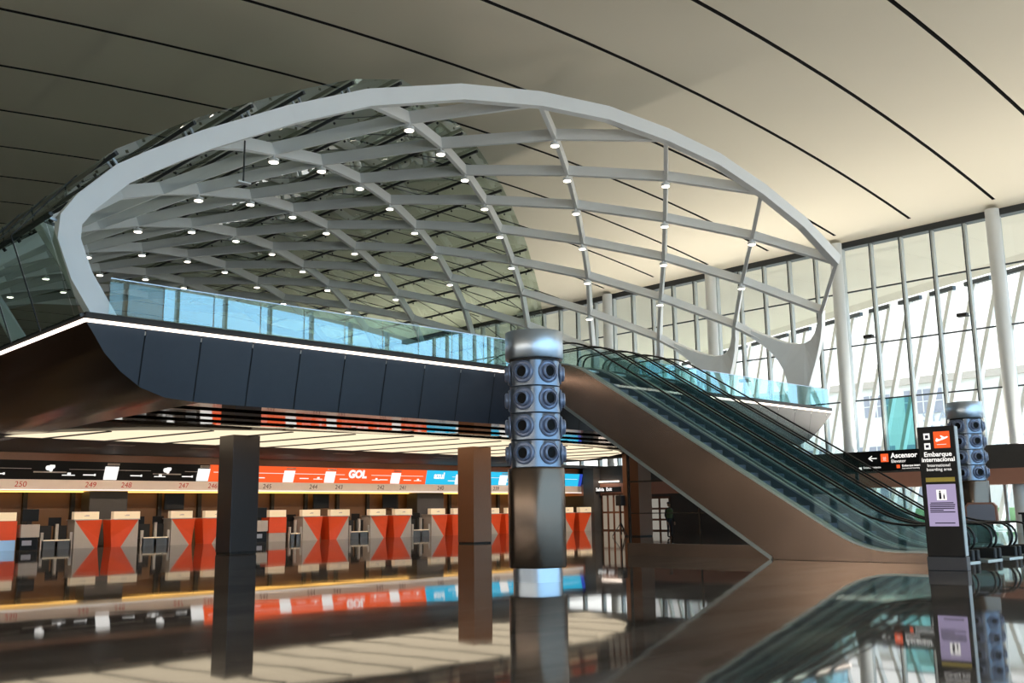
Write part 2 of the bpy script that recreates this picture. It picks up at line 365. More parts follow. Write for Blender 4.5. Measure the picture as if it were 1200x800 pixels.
for a, b in zip(cuts, cuts[1:]):
    g = .018
    px = [a+g]+[x for x in extra if a+g < x < b-g]+[b-g]
    m = MB()
    for x0, x1 in zip(px, px[1:]):
        z0, z1 = zbot(x0), zbot(x1); f0 = Y0+.37*(ZM-z0)/1.8; f1 = Y0+.37*(ZM-z1)/1.8
        m.quad((x0, Y0, ZM), (x1, Y0, ZM), (x1, f1, z1), (x0, f0, z0))
    m.build('fascia_panel', M['navy'] if a < 30 else M['hullright'], mz, recalc=False)
# backing just behind the panels
m = MB()
px = sorted(extra+[25, 30])
for x0, x1 in zip(px, px[1:]):
    z0, z1 = zbot(x0), zbot(x1); f0 = Y0+.37*(ZM-z0)/1.8+.03; f1 = Y0+.37*(ZM-z1)/1.8+.03
    m.quad((x0, Y0+.03, ZM), (x1, Y0+.03, ZM), (x1, f1, z1), (x0, f0, z0))
m.build('fascia_backing', M['blackmatte'], mz, recalc=False)
def sm(pr):  # smooth the hull curve
    out = [pr[0]]
    for a, b in zip(pr, pr[1:]): out += [((a[0]*2+b[0])/3, (a[1]*2+b[1])/3), ((a[0]+2*b[0])/3, (a[1]+2*b[1])/3), b]
    return out
for nm, pr, yb in (('hull_curve', lp, 82), ('hull_curve', rp, 46)):
    m = MB(); vs = []
    for x, z in sm(pr):
        f = Y0+.37*(ZM-z)/1.8; vs += [(x, f, z), (x, yb, z)]
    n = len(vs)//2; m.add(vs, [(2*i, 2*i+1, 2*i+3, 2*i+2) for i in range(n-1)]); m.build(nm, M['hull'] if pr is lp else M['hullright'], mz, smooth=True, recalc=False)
YS = 31.2
sd = (YS-Y0-.37)/4
for i in range(4):
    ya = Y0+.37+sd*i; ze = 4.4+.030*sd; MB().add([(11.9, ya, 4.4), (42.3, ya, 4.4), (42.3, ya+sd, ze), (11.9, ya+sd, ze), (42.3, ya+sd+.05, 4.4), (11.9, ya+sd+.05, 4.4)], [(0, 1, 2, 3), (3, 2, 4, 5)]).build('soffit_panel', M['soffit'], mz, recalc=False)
MB().box(11.2, 44.8, YS, 38.6, 4.46, 4.6).build('soffit_edge', M['blackmatte'], mz)
MB().box(4.0, 44.8, 38.6, 46.6, 4.42, 4.6).build('bulkhead', M['blackmatte'], mz)
MB().box(9.0, 45.8, Y0+.05, 82, 6.0, 6.2).build('deck', M['mezzfloor'], mz)
MB().box(XL+.02, XR-.02, Y0+.02, Y0+.22, 6.22, 6.42).build('curb', M['blackmatte'], mz)
MB().box(XL+.02, XL+.22, Y0+.22, 82, 6.22, 6.42).build('curb', M['blackmatte'], mz)
MB().box(XL-.03, XR+.03, Y0-.04, Y0+.02, 6.16, 6.24).build('light_line', M['led'], mz)
MB().box(XL-.04, XL+.02, Y0+.02, 82, 6.16, 6.24).build('light_line', M['led'], mz)
# luminous ceiling over the check-in hall
lc = thing('luminous_ceiling', 'glowing cream ceiling with thin dark diagonal slats over the check-in hall', 'luminous ceiling', (0, 0, 0))
out = [(11.2, 38.6), (11.3, 37.8), (12.2, 35.6), (14, 33.3), (16, 31.9), (18, 30.8), (22, 30.0), (25.4, 29.8), (31, 30.0), (35, 30.6), (38, 31.7), (39.9, 33), (41.5, 35.3), (43, 38.6)]
MB().add([(x, y, 4.375) for x, y in out], [tuple(range(len(out)))]).build('diffuser', M['lum'], lc, recalc=False)
for k in range(14):
    x = 12.6+2.35*k; m = MB(); xe = x+1.5; y1 = 31.0
    ty = [(38.6-(38.6-29.7)*u/40) for u in range(41)]
    for yv in ty:   # run the slat back until it leaves the rounded outline
        xv = x+1.5*(38.6-yv)/8.9; inside = False
        for (xa, ya_), (xb, yb_) in zip(out, out[1:]+out[:1]):
            if (ya_ > yv) != (yb_ > yv) and xv < xa+(yv-ya_)*(xb-xa)/(yb_-ya_): inside = not inside
        if yv < 38.5 and not inside: break
        y1 = yv
    if y1 < 38: m.bar((x, 38.6, 4.36), (x+1.5*(38.6-y1)/8.9, y1, 4.36), .13, .04); m.build('slat', M['blackmatte'], lc)
for i, (x, y) in enumerate(((16.6, 41.2), (20.3, 41.2), (27.9, 41.2), (34.4, 41.2), (40.0, 41.2))):
    o = MB().box(x-.55, x+.55, y-.18, y+.18, 4.39, 4.43).build('recessed_light', M['greylam']); tag(o, 'unlit rectangular ceiling fitting in the black bulkhead, %s from the left' % ORD[i+1], 'ceiling light', 'fittings in the black bulkhead')
# glass balustrade along the mezzanine edge
bl = thing('glass_balustrade', 'clear blue-tinted glass balustrade along the mezzanine edge', 'balustrade', (0, 0, 0))
x = 9.25
while x < 45.5:
    x1 = min(x+1.42, 45.95)
    if x1 < 24.2 or x > 30.3: MB().box(x, x1-.03, Y0+.09, Y0+.11, 6.30, 7.36).build('glass_panel', M['railglass'] if x > 10 else M['escglass'], bl)  # first panel's missing blue reflection is set by swapping its glass
    x += 1.42
for k in range(12):
    y = Y0+.3+1.5*k; MB().box(45.92, 45.94, y, y+1.46, 6.2, 7.36).build('glass_panel', M['railglass'], bl)
MB().box(9.25, 24.2, Y0+.085, Y0+.115, 7.36, 7.385).build('top_rail', M['steel'], bl)
MB().box(30.4, 45.95, Y0+.085, Y0+.115, 7.36, 7.385).build('top_rail', M['steel'], bl)
# stone / bronze pillars
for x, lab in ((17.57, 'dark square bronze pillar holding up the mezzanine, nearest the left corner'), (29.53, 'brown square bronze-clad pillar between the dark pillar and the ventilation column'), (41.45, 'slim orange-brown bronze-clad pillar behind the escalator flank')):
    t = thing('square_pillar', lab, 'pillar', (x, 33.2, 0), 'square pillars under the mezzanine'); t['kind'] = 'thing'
    MB().box(0, 1.1, 0, 1.1, .06, 4.46).build('shaft', M['bronzeshaded'] if x < 20 else M['bronzecol'], t, bevel=.015)
    MB().box(.02, 1.08, .02, 1.08, 0, .06).build('base_plinth', M['blackmatte'], t)
# ------------------------------------------------------------------ canopy: barrel-vault gridshell
TT = [(-5, 9.35, 6.2), (-4.72, 8.58, 7.36), (-4.48, 8.22, 8.25), (-4.24, 8.24, 8.75), (-4, 8.57, 9.28), (-3.7, 9.47, 10.25), (-3.35, 10.3, 10.85), (-3, 11.74, 11.80), (-2, 14.4, 13.32), (-1, 17.25, 14.72), (0, 21.25, 16.15), (1, 25.32, 17.10),
      (2, 29.35, 17.68), (3, 33.4, 17.82), (4, 37.35, 17.68), (5, 41.2, 17.05), (6, 45.0, 16.12), (7, 48.5, 14.70), (8, 52.15, 12.93), (9, 54.0, 10.8)]
def lam(t):
    u = min(1, max(0, (t+3)/12)); return 1-.165*(u*u*(3-2*u))
PT = []
for t, x, z in TT:
    l = lam(t); PT.append((t, x*l, 24.5*l, 3.0*l, 1.4+(z-1.4)*l))
def prof(t):
    for a, b in zip(PT, PT[1:]):
        if a[0]-1e-6 <= t <= b[0]+1e-6:
            u = (t-a[0])/(b[0]-a[0]); return [p+(q-p)*u for p, q in zip(a, b)][1:]
    return list(PT[-1][1:] if t > 0 else PT[0][1:])
def P(t, s, off=0.):
    x, yf, dy, z = prof(t); p = V((x, yf+dy*s, z))
    if off: p += N(t)*off
    return p
def N(t):
    a = prof(max(-5, t-.35)); b = prof(min(9, t+.35)); d = V((b[0]-a[0], 0, b[3]-a[3])).normalized(); return V((-d.z, 0, d.x))
can = thing('gridshell_canopy', 'large white diagrid shell canopy arching over the mezzanine, glazed towards the rear left', 'canopy', (0, 0, 0))
# front edge beam
tt = [p[0] for p in PT if p[0] <= 7]
MB().sweep([P(t, 0) for t in tt], [N(t) for t in tt], .34, .56).build('edge_beam', M['shell_white'], can)
SMAX = 16
W, H = .17, .46
for a in range(-3, 10):          # ribs rising to the right
    s0 = 2*a-6 if a >= 4 else 0
    t0 = s0+1-2*a
    s1 = min(SMAX, 7+2*a if a <= 2 else 8+2*a)
    if s1 <= s0: continue
    ss = list(range(s0, s1+1)); MB().sweep([P(s+1-2*a, s) for s in ss], [N(s+1-2*a) for s in ss], W, H).build('rib', M['shell_white'], can)
for b in range(1, 14):           # ribs running back to the left
    s0 = max(0, 2*b-10) if b != 5 else 1
    s1 = min(SMAX, 2*b+4)
    if s1 <= s0: continue
    ss = list(range(s0, s1+1)); MB().sweep([P(2*b-1-s, s) for s in ss], [N(2*b-1-s) for s in ss], W, H).build('rib', M['shell_white'], can)
# feet on the right: flat curved webs
for s in (2, 4, 6, 8, 10, 12):
    c = P(9, s); pa = P(8, s-1); pb = P(8, s+1)
    def lerp(p, q, u): return p+(q-p)*u
    base = V((c.x-.9, c.y+.15, ZM)); dy = V((0, 1, 0))
    # outline: near rib -> hollow -> far rib, then tapering down to the floor
    def bez(p0, p1, p2, p3, u): return p0*(1-u)**3+p1*3*u*(1-u)**2+p2*3*u*u*(1-u)+p3*u**3
    G = c+V((0, -1.45, 0)); A = lerp(pa, G, .02); B = lerp(pb, c, .30)
    base = V((c.x-1.0, c.y-.55, ZM)); bl_ = base-dy*.42; br_ = base+dy*.42
    inn = [bez(A+dy*.10, G+V((0, .15, .25)), c+V((0, -.75, -.05)), B+V((0, 0, .20)), i/8) for i in range(9)]
    lft = [bez(A-dy*.10, G+V((0, -.25, .0)), bl_+V((.35, -.1, 1.6)), bl_, i/8) for i in range(9)]
    rgt = [bez(B-V((0, 0, .22)), lerp(B, c, .75)-V((0, .1, .35)), br_+V((.3, .0, 1.7)), br_, i/8) for i in range(9)]
    poly = inn+rgt+list(reversed(lft))
    th = V((.17, 0, .04)); n = len(inn)
    m = MB(); L1 = inn; vs = []; fs = []
    # strip mesh: inner edge halves joined with outer halves
    half = 4
    def strip(i_, o_):
        k = len(vs)
        for p, q in zip(i_, o_): vs.extend([p-th, q-th, p+th, q+th])
        mm = len(i_)
        for i in range(mm-1):
            j = k+4*i; fs.extend([(j, j+4, j+5, j+1), (j+2, j+3, j+7, j+6), (j, j+2, j+6, j+4), (j+1, j+5, j+7, j+3)])
    strip([inn[min(half, i//1)] if i <= half else inn[half] for i in range(9)], lft)
    strip([inn[max(half, 8-i)] for i in range(9)], rgt)
    k = len(vs); vs.extend([inn[half]-th, bl_-th, br_-th, inn[half]+th, bl_+th, br_+th]); fs.extend([(k, k+1, k+2), (k+3, k+5, k+4), (k+1, k+4, k+5, k+2)])
    m.add(vs, fs).build('foot_plate', M['shell_white'], can)
# outer glazing on generator battens
OFF = .62
taus = [-4.9+.62*i for i in range(23)]; taus = [t for t in taus if t <= 9]
def sstart(t): return max(-.12, t+.62)
for i, t in enumerate(taus):
    s0 = sstart(t)
    if s0 > SMAX-1: continue
    m = MB(); m.sweep([P(t, s0+.03, OFF-.09), P(t, SMAX, OFF-.09)], [N(t)]*2, .08, .11)
    s = s0+.2
    while s < min(SMAX, s0+9):
        p = P(t, s, OFF-.26); m.add([p+V(d)*.07 for d in ((1, 0, 0), (0, 1, 0), (-1, 0, 0), (0, -1, 0), (0, 0, 1), (0, 0, -1))], [(0, 1, 4), (1, 2, 4), (2, 3, 4), (3, 0, 4), (1, 0, 5), (2, 1, 5), (3, 2, 5), (0, 3, 5)]); s += .4
    m.build('glazing_batten', M['batten'], can)
    if s0 == -.12:
        
        for sb in (.02, .14): MB().bar(P(t, sb, .2), P(t, sb, OFF-.1), .06, .06).build('batten_bracket', M['steel'], can)
    if i+1 < len(taus):
        t2 = taus[i+1]; b0 = sstart(t2); m = MB()
        ks = sorted(set([j*.8 for j in range(0, 21)]))
        prev = (s0, b0)
        for kx in ks:
            a_ = max(s0, kx); b_ = max(b0, kx)
            if a_-prev[0] > .02 or b_-prev[1] > .02:
                m.quad(P(t, prev[0], OFF), P(t2, prev[1], OFF), P(t2, b_-(.012 if b_ < SMAX else 0), OFF), P(t, a_-(.012 if a_ < SMAX else 0), OFF)); prev = (a_, b_)
        m.build('glass_strip', M['shellglass'], can, recalc=False)
# cross lines (glass joints) on the outer skin
for k in range(1, 18):
    s = .8*k+.01
    tl = [t for t in taus if sstart(t) < s]
    if len(tl) > 1: MB().sweep([P(t, s, OFF+.01) for t in tl], [N(t) for t in tl], .035, .03).build('glass_joint', M['framedark'], can)
# downlights below the nodes
dl = thing('downlight', 'x', 'downlight', (0, 0, 0), 'downlights under the canopy nodes')
MB().lathe([(.035, .0), (.035, .16)], n=8).build('stem', M['shell_white'], dl, smooth=True)
MB().lathe([(.19, -.10), (.19, .03), (.10, .05)], n=16).build('housing', M['shell_white'], dl, smooth=True)
MB().lathe([(.165, -.115), (.165, -.09)], n=16).build('lens', M['lamp'], dl)
first = True
for a in range(-2, 9):
    cnt = 0
    for s in range(1, 14):
        t = s+1-2*a
        if t < -1 or t > (7 if a <= 0 else 5): continue
        if a == -2 and s > 2: continue
        cnt += 1
        o = dl if first else copy_tree(dl); first = False
        p = P(t, s); n = N(t); q = p-n*.23
        o.location = (q.x, q.y, q.z-.16)
        o['label'] = 'canopy downlight, %s from the front on the %s lit rib from the right' % (ORD[cnt], ORD[a+3])
# hanging sensors
for i, (t, s, l) in enumerate(((-2, .9, 1.4), (-3, 3.2, 1.5))):
    p = P(t, s); th_ = thing('pendant_sensor', 'thin hanging rod with a small flat plate below the canopy, %s' % ('near the front edge' if i == 0 else 'further back on the left'), 'pendant', p, 'hanging rods below the canopy')
    MB().bar((0, 0, 0), (0, 0, -l), .04, .04).build('rod', M['framedark'], th_); MB().box(-.22, .22, -.1, .1, -l-.05, -l).build('plate', M['shell_white'], th_)
# ------------------------------------------------------------------ escalators
EX = 24.3; PITCH = 1.48; mE = .61; cE = -7.121
def zl(y): return mE*y+cE
ylo = (.26-cE)/mE; yhi = (6.40-cE)/mE
def path(off, lo, hi, ya, yb, n=6, r=.9):
    # flat - incline - flat in the Y,Z plane, shifted vertically by off on the incline
    y1 = (lo-cE-off)/mE; y2 = (hi-cE-off)/mE; pts = [(ya, lo)]
    for i in range(n+1):
        u = i/n; pts.append((y1-r*(1-u)**2+r*.85*u*u, lo+mE*r*.85*u*u))
    for i in range(n+1):
        u = i/n; v = 1-u; pts.append((y2-r*.85*v*v+r*u*u, hi-mE*r*.85*v*v))
    pts.append((yb, hi)); return pts
YB, YT = 9.95, 24.5
def escalator(k):
    x0 = EX+PITCH*k
    lab = ['nearest escalator to the camera, with the bronze side flank', 'second escalator behind the bronze-flanked one', 'third escalator back from the bronze-flanked one', 'farthest escalator of the bank, nearest the window wall'][k]
    e = thing('escalator', lab, 'escalator', (x0, 9.7, 0), 'bank of escalators up to the mezzanine')
    O = V((x0, 9.7, 0))
    def L(x, y, z): return V((x, y, z))-O
    rails = (x0+.2, x0+1.35)
    lower = path(.02, .30, 6.46, YB+.35, YT-.35); upper = path(.84, .86, 7.13, YB+.35, YT-.35)
    import bisect
    def atz(pa, y):
        for (a, za), (b, zb) in zip(pa, pa[1:]):
            if a <= y <= b and b > a: return za+(zb-za)*(y-a)/(b-a)
        return pa[-1][1] if y > pa[-1][0] else pa[0][1]
    ys = sorted(set([round(p[0], 3) for p in lower+upper]))
    for rx in rails:
        m = MB(); vs = []
        for y in ys: vs += [L(rx-.006, y, atz(lower, y)), L(rx-.006, y, atz(upper, y)), L(rx+.006, y, atz(upper, y)), L(rx+.006, y, atz(lower, y))]
        n = len(ys); fs = []
        for i in range(n-1):
            j = 4*i; fs += [(j, j+4, j+5, j+1), (j+2, j+6, j+7, j+3), (j+1, j+5, j+6, j+2)]
        # rounded glass ends
        m.add(vs, fs)
        for yc, zc0, sg in ((YB+.35, .58, -1), (YT-.35, 6.795, 1)):
            arc = [(yc+sg*.30*math.sin(math.pi*i/8), zc0+.28*math.cos(math.pi*i/8)) for i in range(9)]
            m.add([L(rx, y, z) for y, z in arc], [tuple(range(9))])
        m.build('glass_panel', M['escglass'], e, recalc=False)
        hp = path(.90, .93, 7.20, YB+.36, YT-.36)
        loop = [L(rx, y, z) for y, z in hp]
        loop += [L(rx, YT-.36+.36*math.sin(math.pi*i/8), 6.84+.36*math.cos(math.pi*i/8)) for i in range(1, 8)]
        loop = [L(rx, YB+.36-.36*math.sin(math.pi*i/8), .57+.36*math.cos(math.pi*i/8)) for i in range(7, 0, -1)]+loop
        m = MB().tube(loop, .042, 8, ry=.03); m.build('handrail', M['rubber'], e, smooth=True)
        MB().box(rx-.09-x0, rx+.09-x0, .18, .75, .02, .30).build('newel_base', M['blackmatte'], e, bevel=.03)
        # deck strip beside the glass
        m = MB(); dk = path(.02, .28, 6.44, YB+.8, YT-.1)
        for (a, za), (b, zb) in zip(dk, dk[1:]):
            if b > a: m.bar(L(rx, a, za), L(rx, b, zb), .16, .05)
        m.build('deck_strip', M['deck'], e)
        m = MB(); sk = path(-.16, .12, 6.30, YB+.8, YT-.1)
        for (a, za), (b, zb) in zip(sk, sk[1:]):
            if b > a: m.bar(L(rx, a, za), L(rx, b, zb), .14, .30)
        m.build('skirt_panel', M['deckdark'], e)
    # steps
    st = MB(); y = ylo+.15; r = .405
    while y < yhi-.2:
        z = zl(y)-.12; st.box(.30, 1.25, y-9.7, y+r-9.7, z-.25, z); y += r
    st.build('step_band', M['step'], e)
    MB().box(.28, 1.27, .0, ylo+.2-9.7, .0, .035).build('comb_plate', M['deck'], e)
    MB().box(.28, 1.27, yhi-.1-9.7, YT+.3-9.7, 6.16, 6.23).build('comb_plate', M['deck'], e)
    # truss body
    tr = [(YB, .0), (14.55, .0), (23.9, 5.80), (24.0, 6.05), (yhi, 6.05), (ylo, -.0+.02)]
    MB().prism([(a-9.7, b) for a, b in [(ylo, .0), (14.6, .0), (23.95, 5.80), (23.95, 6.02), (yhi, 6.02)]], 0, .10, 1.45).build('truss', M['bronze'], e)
    return e
esc = [escalator(k) for k in range(4)]
# bronze flank on the nearest one
e = esc[0]; top = path(0, .26, 6.46, 9.85, 24.02); fl = [(y-9.7, z) for y, z in top]
fl += [(24.02-9.7, 5.86), (14.82-9.7, .02), (9.85-9.7, .0)]
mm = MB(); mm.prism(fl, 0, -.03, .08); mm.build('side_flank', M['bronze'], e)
m = MB()
for (a, za), (b, zb) in zip(top, top[1:]):
    if b > a: m.bar((.02, a-9.7, za+.02), (.02, b-9.7, zb+.02), .14, .05)
m.build('flank_trim', M['deck'], e)
m = MB(); m.bar((.0, 14.82-9.7, .03), (.0, 24.02-9.7, 5.87), .12, .10); m.build('flank_trim', M['deck'], e)
m = MB(); m.bar((.24, ylo-9.7, .30), (.24, yhi-9.7, 6.42), .02, .02)
# low plinth and smoked glass screen below the flank
sc = thing('glass_screen', 'smoked glass screen on a bronze plinth below the escalator flank', 'glass screen', (24.42, 14.5, 0))
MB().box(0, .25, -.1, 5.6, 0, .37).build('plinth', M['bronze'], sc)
MB().add([(.1, .75, .37), (.1, 5.55, .37), (.1, 5.55, 3.25)], [(0, 1, 2)]).build('glass_panel', M['smokeglass'], sc, recalc=False)
m = MB(); m.bar((.1, 5.55, .37), (.1, 5.55, 3.3), .07, .07); m.bar((.1, 2.85, .37), (.1, 2.85, 1.68), .04, .04); m.bar((.1, 3.9, 2.3), (.1, 5.55, 2.3), .04, .05); m.bar((.1, 2.2, 1.3), (.1, 5.55, 1.3), .03, .03); m.build('screen_frame', M['steeldark'], sc)
# ------------------------------------------------------------------ ventilation columns
def hexring(r, z, rc=.32, n=5, rot=0.):
    pts = []
    for k in range(6):
        a = math.radians(60*k+30)+rot; c = V((math.cos(a), math.sin(a), 0)); cen = c*(r/math.cos(math.radians(30))-rc/math.cos(math.radians(30)))
        for i in range(n):
            b = a+math.radians(-30+60*i/(n-1)); pts.append((cen.x+rc*math.cos(b), cen.y+rc*math.sin(b), z))
    return pts
def vent_column(x, y, lab):
    f = math.atan2(-y, -x)   # bearing back to the hall entrance
    rot = f+math.radians(33)
    t = thing('ventilation_column', lab, 'ventilation column', (x, y, 0), 'round steel ventilation columns')
    MB().rings([hexring(.50, 0, rot=rot), hexring(.50, .30, rot=rot)]).build('base', M['steel'], t, smooth=True)
    MB().rings([hexring(.57, .28, rot=rot), hexring(.585, .32, rot=rot), hexring(.585, 2.24, rot=rot), hexring(.57, 2.28, rot=rot)]).build('skirt', M['steeldark'], t, smooth=True)
    zs = [2.28, 2.84, 3.40, 3.96, 4.52]
    for i in range(4):
        MB().rings([hexring(.51, zs[i]+.012, rot=rot), hexring(.52, zs[i]+.02, rot=rot), hexring(.52, zs[i+1]-.012, rot=rot), hexring(.51, zs[i+1], rot=rot)]).build('drum', M['drum'], t, smooth=True)
        for k in range(6):
            a = rot+math.radians(60*k); n = V((math.cos(a), math.sin(a), 0)); m4 = n.to_track_quat('Z', 'Y').to_matrix()
            c = n*.515+V((0, 0, (zs[i]+zs[i+1])/2+.02))
            nz = MB().lathe([(.235, 0), (.235, .03), (.205, .05), (.20, .03), (.165, .03), (.16, .10), (.125, .12), (.11, .06)], c, 24, m4).build('nozzle', M['nozzle'], t, smooth=True)
            MB().lathe([(.108, .05), (.108, .068)], c, 20, m4).build('throat', M['void'], nz)
    MB().rings([hexring(.53, 4.50, rot=rot), hexring(.53, 4.55, rot=rot)]).build('collar', M['blackmatte'], t, smooth=True)
    MB().lathe([(.60, 4.55), (.615, 4.57), (.615, 5.12), (.60, 5.14)], n=48).build('cap', M['steel'], t, smooth=True)
vent_column(14.42, 14.25, 'grey ventilation column with blue-grey round nozzles standing in the middle of the floor')
vent_column(36.6, 13.95, 'distant steel ventilation column with round nozzles behind the black sign totem')
# ------------------------------------------------------------------ totem sign
tt_ = thing('sign_totem', 'tall black freestanding sign totem with lilac notice by the escalator foot', 'sign', (22.05, 9.05, 0))
yaw = math.radians(9)
tt_.rotation_euler = (0, 0, yaw)
MB().box(-.1, .22, -.38, .40, .30, 3.17).build('body', M['black'], tt_, bevel=.01)
MB().box(-.1, .22, -.40, .42, 0, .30).build('base', M['totembase'], tt_, bevel=.01)
MB().box(-.04, .22, -.384, -.38, .32, 3.16).build('side_panel', M['frame'], tt_)
def onface(y, z, d=.104): return V((-d, y, z))
def facebox(y0, y1, z0, z1, m, name, par, d0=.1, d1=.106): return MB().box(-d1, -d0, y0, y1, z0, z1).build(name, m, par)
facebox(-.28, .06, 2.68, 3.05, M['signred'], 'flight_icon', tt_)
facebox(.14, .27, 2.88, 3.02, M['signwhite'], 'icon_tile', tt_); facebox(.14, .27, 2.66, 2.80, M['signwhite'], 'icon_tile', tt_)
# aeroplane glyph on the red tile
def plane_glyph(par, yc, zc_, s, x):
    pts = [(-.42, -.06), (-.34, -.12), (.1, .02), (.36, .12), (.44, .2), (.36, .24), (.2, .19), (-.02, .32), (-.1, .30), (.02, .12), (-.18, .05), (-.3, .14), (-.36, .12)]
    MB().add([(x, yc-a*s, zc_+b*s) for a, b in pts], [tuple(range(len(pts)))]).build('plane_icon', M['signwhite'], par, recalc=False)
plane_glyph(tt_, -.11, 2.86, .32, -.109); facebox(-.2, .0, 2.755, 2.765, M['signwhite'], 'icon_line', tt_, .106, .108)
facebox(.17, .24, 2.91, 2.98, M['icontext'], 'icon_mark', tt_, .106, .108); facebox(.17, .24, 2.70, 2.76, M['icontext'], 'icon_mark', tt_, .106, .108)
def ttext(body, y, z, size, m, bold=0., align='CENTER'):
    text('lettering', body, m, face_mtx((-.108, y, z), (0, -1, 0), (-1, 0, 0)), size, tt_, align, bold, extrude=.001)
ttext('Embarque', .0, 2.50, .145, M['signwhite'], .003); ttext('internacional', .0, 2.385, .135, M['signwhite'], .003)
ttext('International', .0, 2.27, .095, M['signwhite']); ttext('boarding area', .0, 2.18, .095, M['signwhite'])
facebox(-.31, .30, 1.935, 2.03, M['yellowplate'], 'yellow_plate', tt_)
facebox(-.31, .30, .96, 1.88, M['screenlilac'], 'notice', tt_)
facebox(-.11, .10, 1.53, 1.76, M['signwhite'], 'pictogram_tile', tt_, .106, .108)
pg = MB()
for yc, h, w in ((.025, .19, .05), (-.055, .12, .03)):
    pg.box(-.110, -.108, yc-w/2, yc+w/2, 1.555, 1.555+h*.75); pg.lathe([(w*.38, -.001), (w*.38, .001)], (-.110, yc, 1.555+h*.88), 12, V((-1, 0, 0)).to_track_quat('Z', 'Y').to_matrix())
pg.build('pictogram', M['icontext'], tt_)
nt_ = MB()
for i, (a, b) in enumerate(((.24, -.24), (.26, -.27), (.26, -.26), (.26, -.25), (.26, -.02), (.26, -.26), (.18, -.24))):
    z = [1.47, 1.43, 1.39, 1.35, 1.31, 1.27, 1.03][i]; nt_.box(-.108, -.106, b, a, z-.011, z+.011)
nt_.build('notice_text', M['icontext'], tt_)
# ------------------------------------------------------------------ black direction sign beyond the escalators
ds = thing('direction_sign', 'wide black direction sign with white lettering beyond the escalators', 'sign', (33.9, 14.7, 0))
MB().box(0, .15, -.6, 2.75, 2.66, 3.40).build('board', M['black'], ds, bevel=.01)
for y in (-.3, 2.3): MB().box(.04, .12, y-.05, y+.05, 0, 2.66).build('post', M['blackmatte'], ds)
def dbox(y0, y1, z0, z1, m, nm): MB().box(-.008, 0, y0, y1, z0, z1).build(nm, m, ds)
dbox(1.02, 1.30, 2.99, 3.28, M['signred'], 'lift_icon'); dbox(1.10, 1.22, 3.03, 3.17, M['signwhite'], 'lift_icon_figure'); 
m = MB(); m.bar((-.01, 1.75, 3.13), (-.01, 1.45, 3.13), .01, .03); m.bar((-.01, 1.62, 3.22), (-.01, 1.76, 3.125), .01, .03); m.bar((-.01, 1.62, 3.04), (-.01, 1.76, 3.135), .01, .03); m.build('arrow', M['signwhite'], ds)
def dtext(body, y, z, size, bold=0.): text('lettering', body, M['signwhite'], face_mtx((-.012, y, z), (0, -1, 0), (-1, 0, 0)), size, ds, 'LEFT', bold, extrude=.001)
dtext('Ascensor', .92, 3.12, .25, .006); dtext('Elevator', .92, 2.95, .16)
dbox(.62, .74, 2.75, 2.87, M['signred'], 'gate_icon'); dtext('Embarque internacional', .54, 2.80, .10, .002); dtext('International boarding', .54, 2.715, .07)
dbox(2.05, 2.15, 2.73, 2.83, M['signwhite'], 'small_icon'); dtext('Estacionamiento', 1.98, 2.78, .10)
# ------------------------------------------------------------------ check-in hall
hall = M
struct(MB().box(2, XW, 50.8, 51.2, 0, 4.6).build('wall_rear', M['brownwall']))
struct(MB().box(2, 2.3, 30, 51, 0, 4.6).build('wall_rear_left', M['darkwall']))
struct(MB().box(52.8, 53.5, 46.4, 47.4, 0, 4.4).build('wall_rear_pier', M['darkwall']))
struct(MB().box(44.8, XW, 46.9, 51.2, 4.42, 4.6).build('ceiling_rear', M['blackmatte']))
struct(MB().box(2.3, 55, 46.6, 48.4, 4.42, 4.6).build('ceiling_rear_strip', M['blackmatte']))
pm = MB()
for k in range(-5, 18): x = 15.9+2.25*k; pm.box(x-.1, x+.1, 50.6, 50.8, 0, 2.66)
struct(pm.build('wall_rear_posts', M['blackmatte']))
# long header with the illuminated airline boards
struct(MB().box(2.3, 55, 48.36, 50.8, 2.70, 2.78).build('ceiling_cove', M['coveglow']))
struct(MB().box(2.3, 55, 48.75, 50.8, 2.78, 4.42).build('wall_rear_header', M['blackmatte']))
struct(MB().box(2.3, 55, 48.1, 48.6, 4.05, 4.42).build('trim_4', M['brown']))
o = MB().box(2.5, 54.9, 48.2, 48.36, 2.68, 2.73).build('cove_light', M['signwhite']); tag(o, 'thin white light line under the counter number strip', 'light strip')
o = MB().box(2.5, 54.9, 50.25, 50.45, 2.64, 2.69).build('cove_light', M['warmled']); tag(o, 'warm amber light strip along the top of the rear wall', 'light strip')
o = MB().box(2.5, 55.1, 48.22, 48.5, 2.74, 3.18).build('number_strip', M['strip']); tag(o, 'beige strip with counter numbers under the airline boards', 'number strip'); ns = o
TILT = .22
def board(x0, x1, m, lab):
    b = thing('airline_board', lab, 'sign board', (x0, 48.3, 3.18), 'airline boards above the counters')
    MB().add([(0, 0, 0), (x1-x0, 0, 0), (x1-x0, -TILT, .88), (0, -TILT, .88), (0, .2, 0), (x1-x0, .2, 0), (x1-x0, .2, .88), (0, .2, .88)], [(0, 1, 2, 3), (4, 7, 6, 5), (3, 2, 6, 7), (0, 4, 5, 1), (0, 3, 7, 4), (1, 5, 6, 2)]).build('panel', m, b)
    return b
def bbox(b, x0, x1, z0, z1, m, nm, d=.012):
    X = b.location.x; f = lambda z: -TILT*(z-3.18)/.88-d
    return MB().add([(x0-X, f(z0), z0-3.18), (x1-X, f(z0), z0-3.18), (x1-X, f(z1), z1-3.18), (x0-X, f(z1), z1-3.18)], [(0, 1, 2, 3)]).build(nm, m, b, recalc=False)
bA = board(2.6, 24.15, M['black'], 'black airline board at the left end above the counters')
bB = board(24.15, 38.85, M['signred'], 'long orange-red airline board above the middle counters')
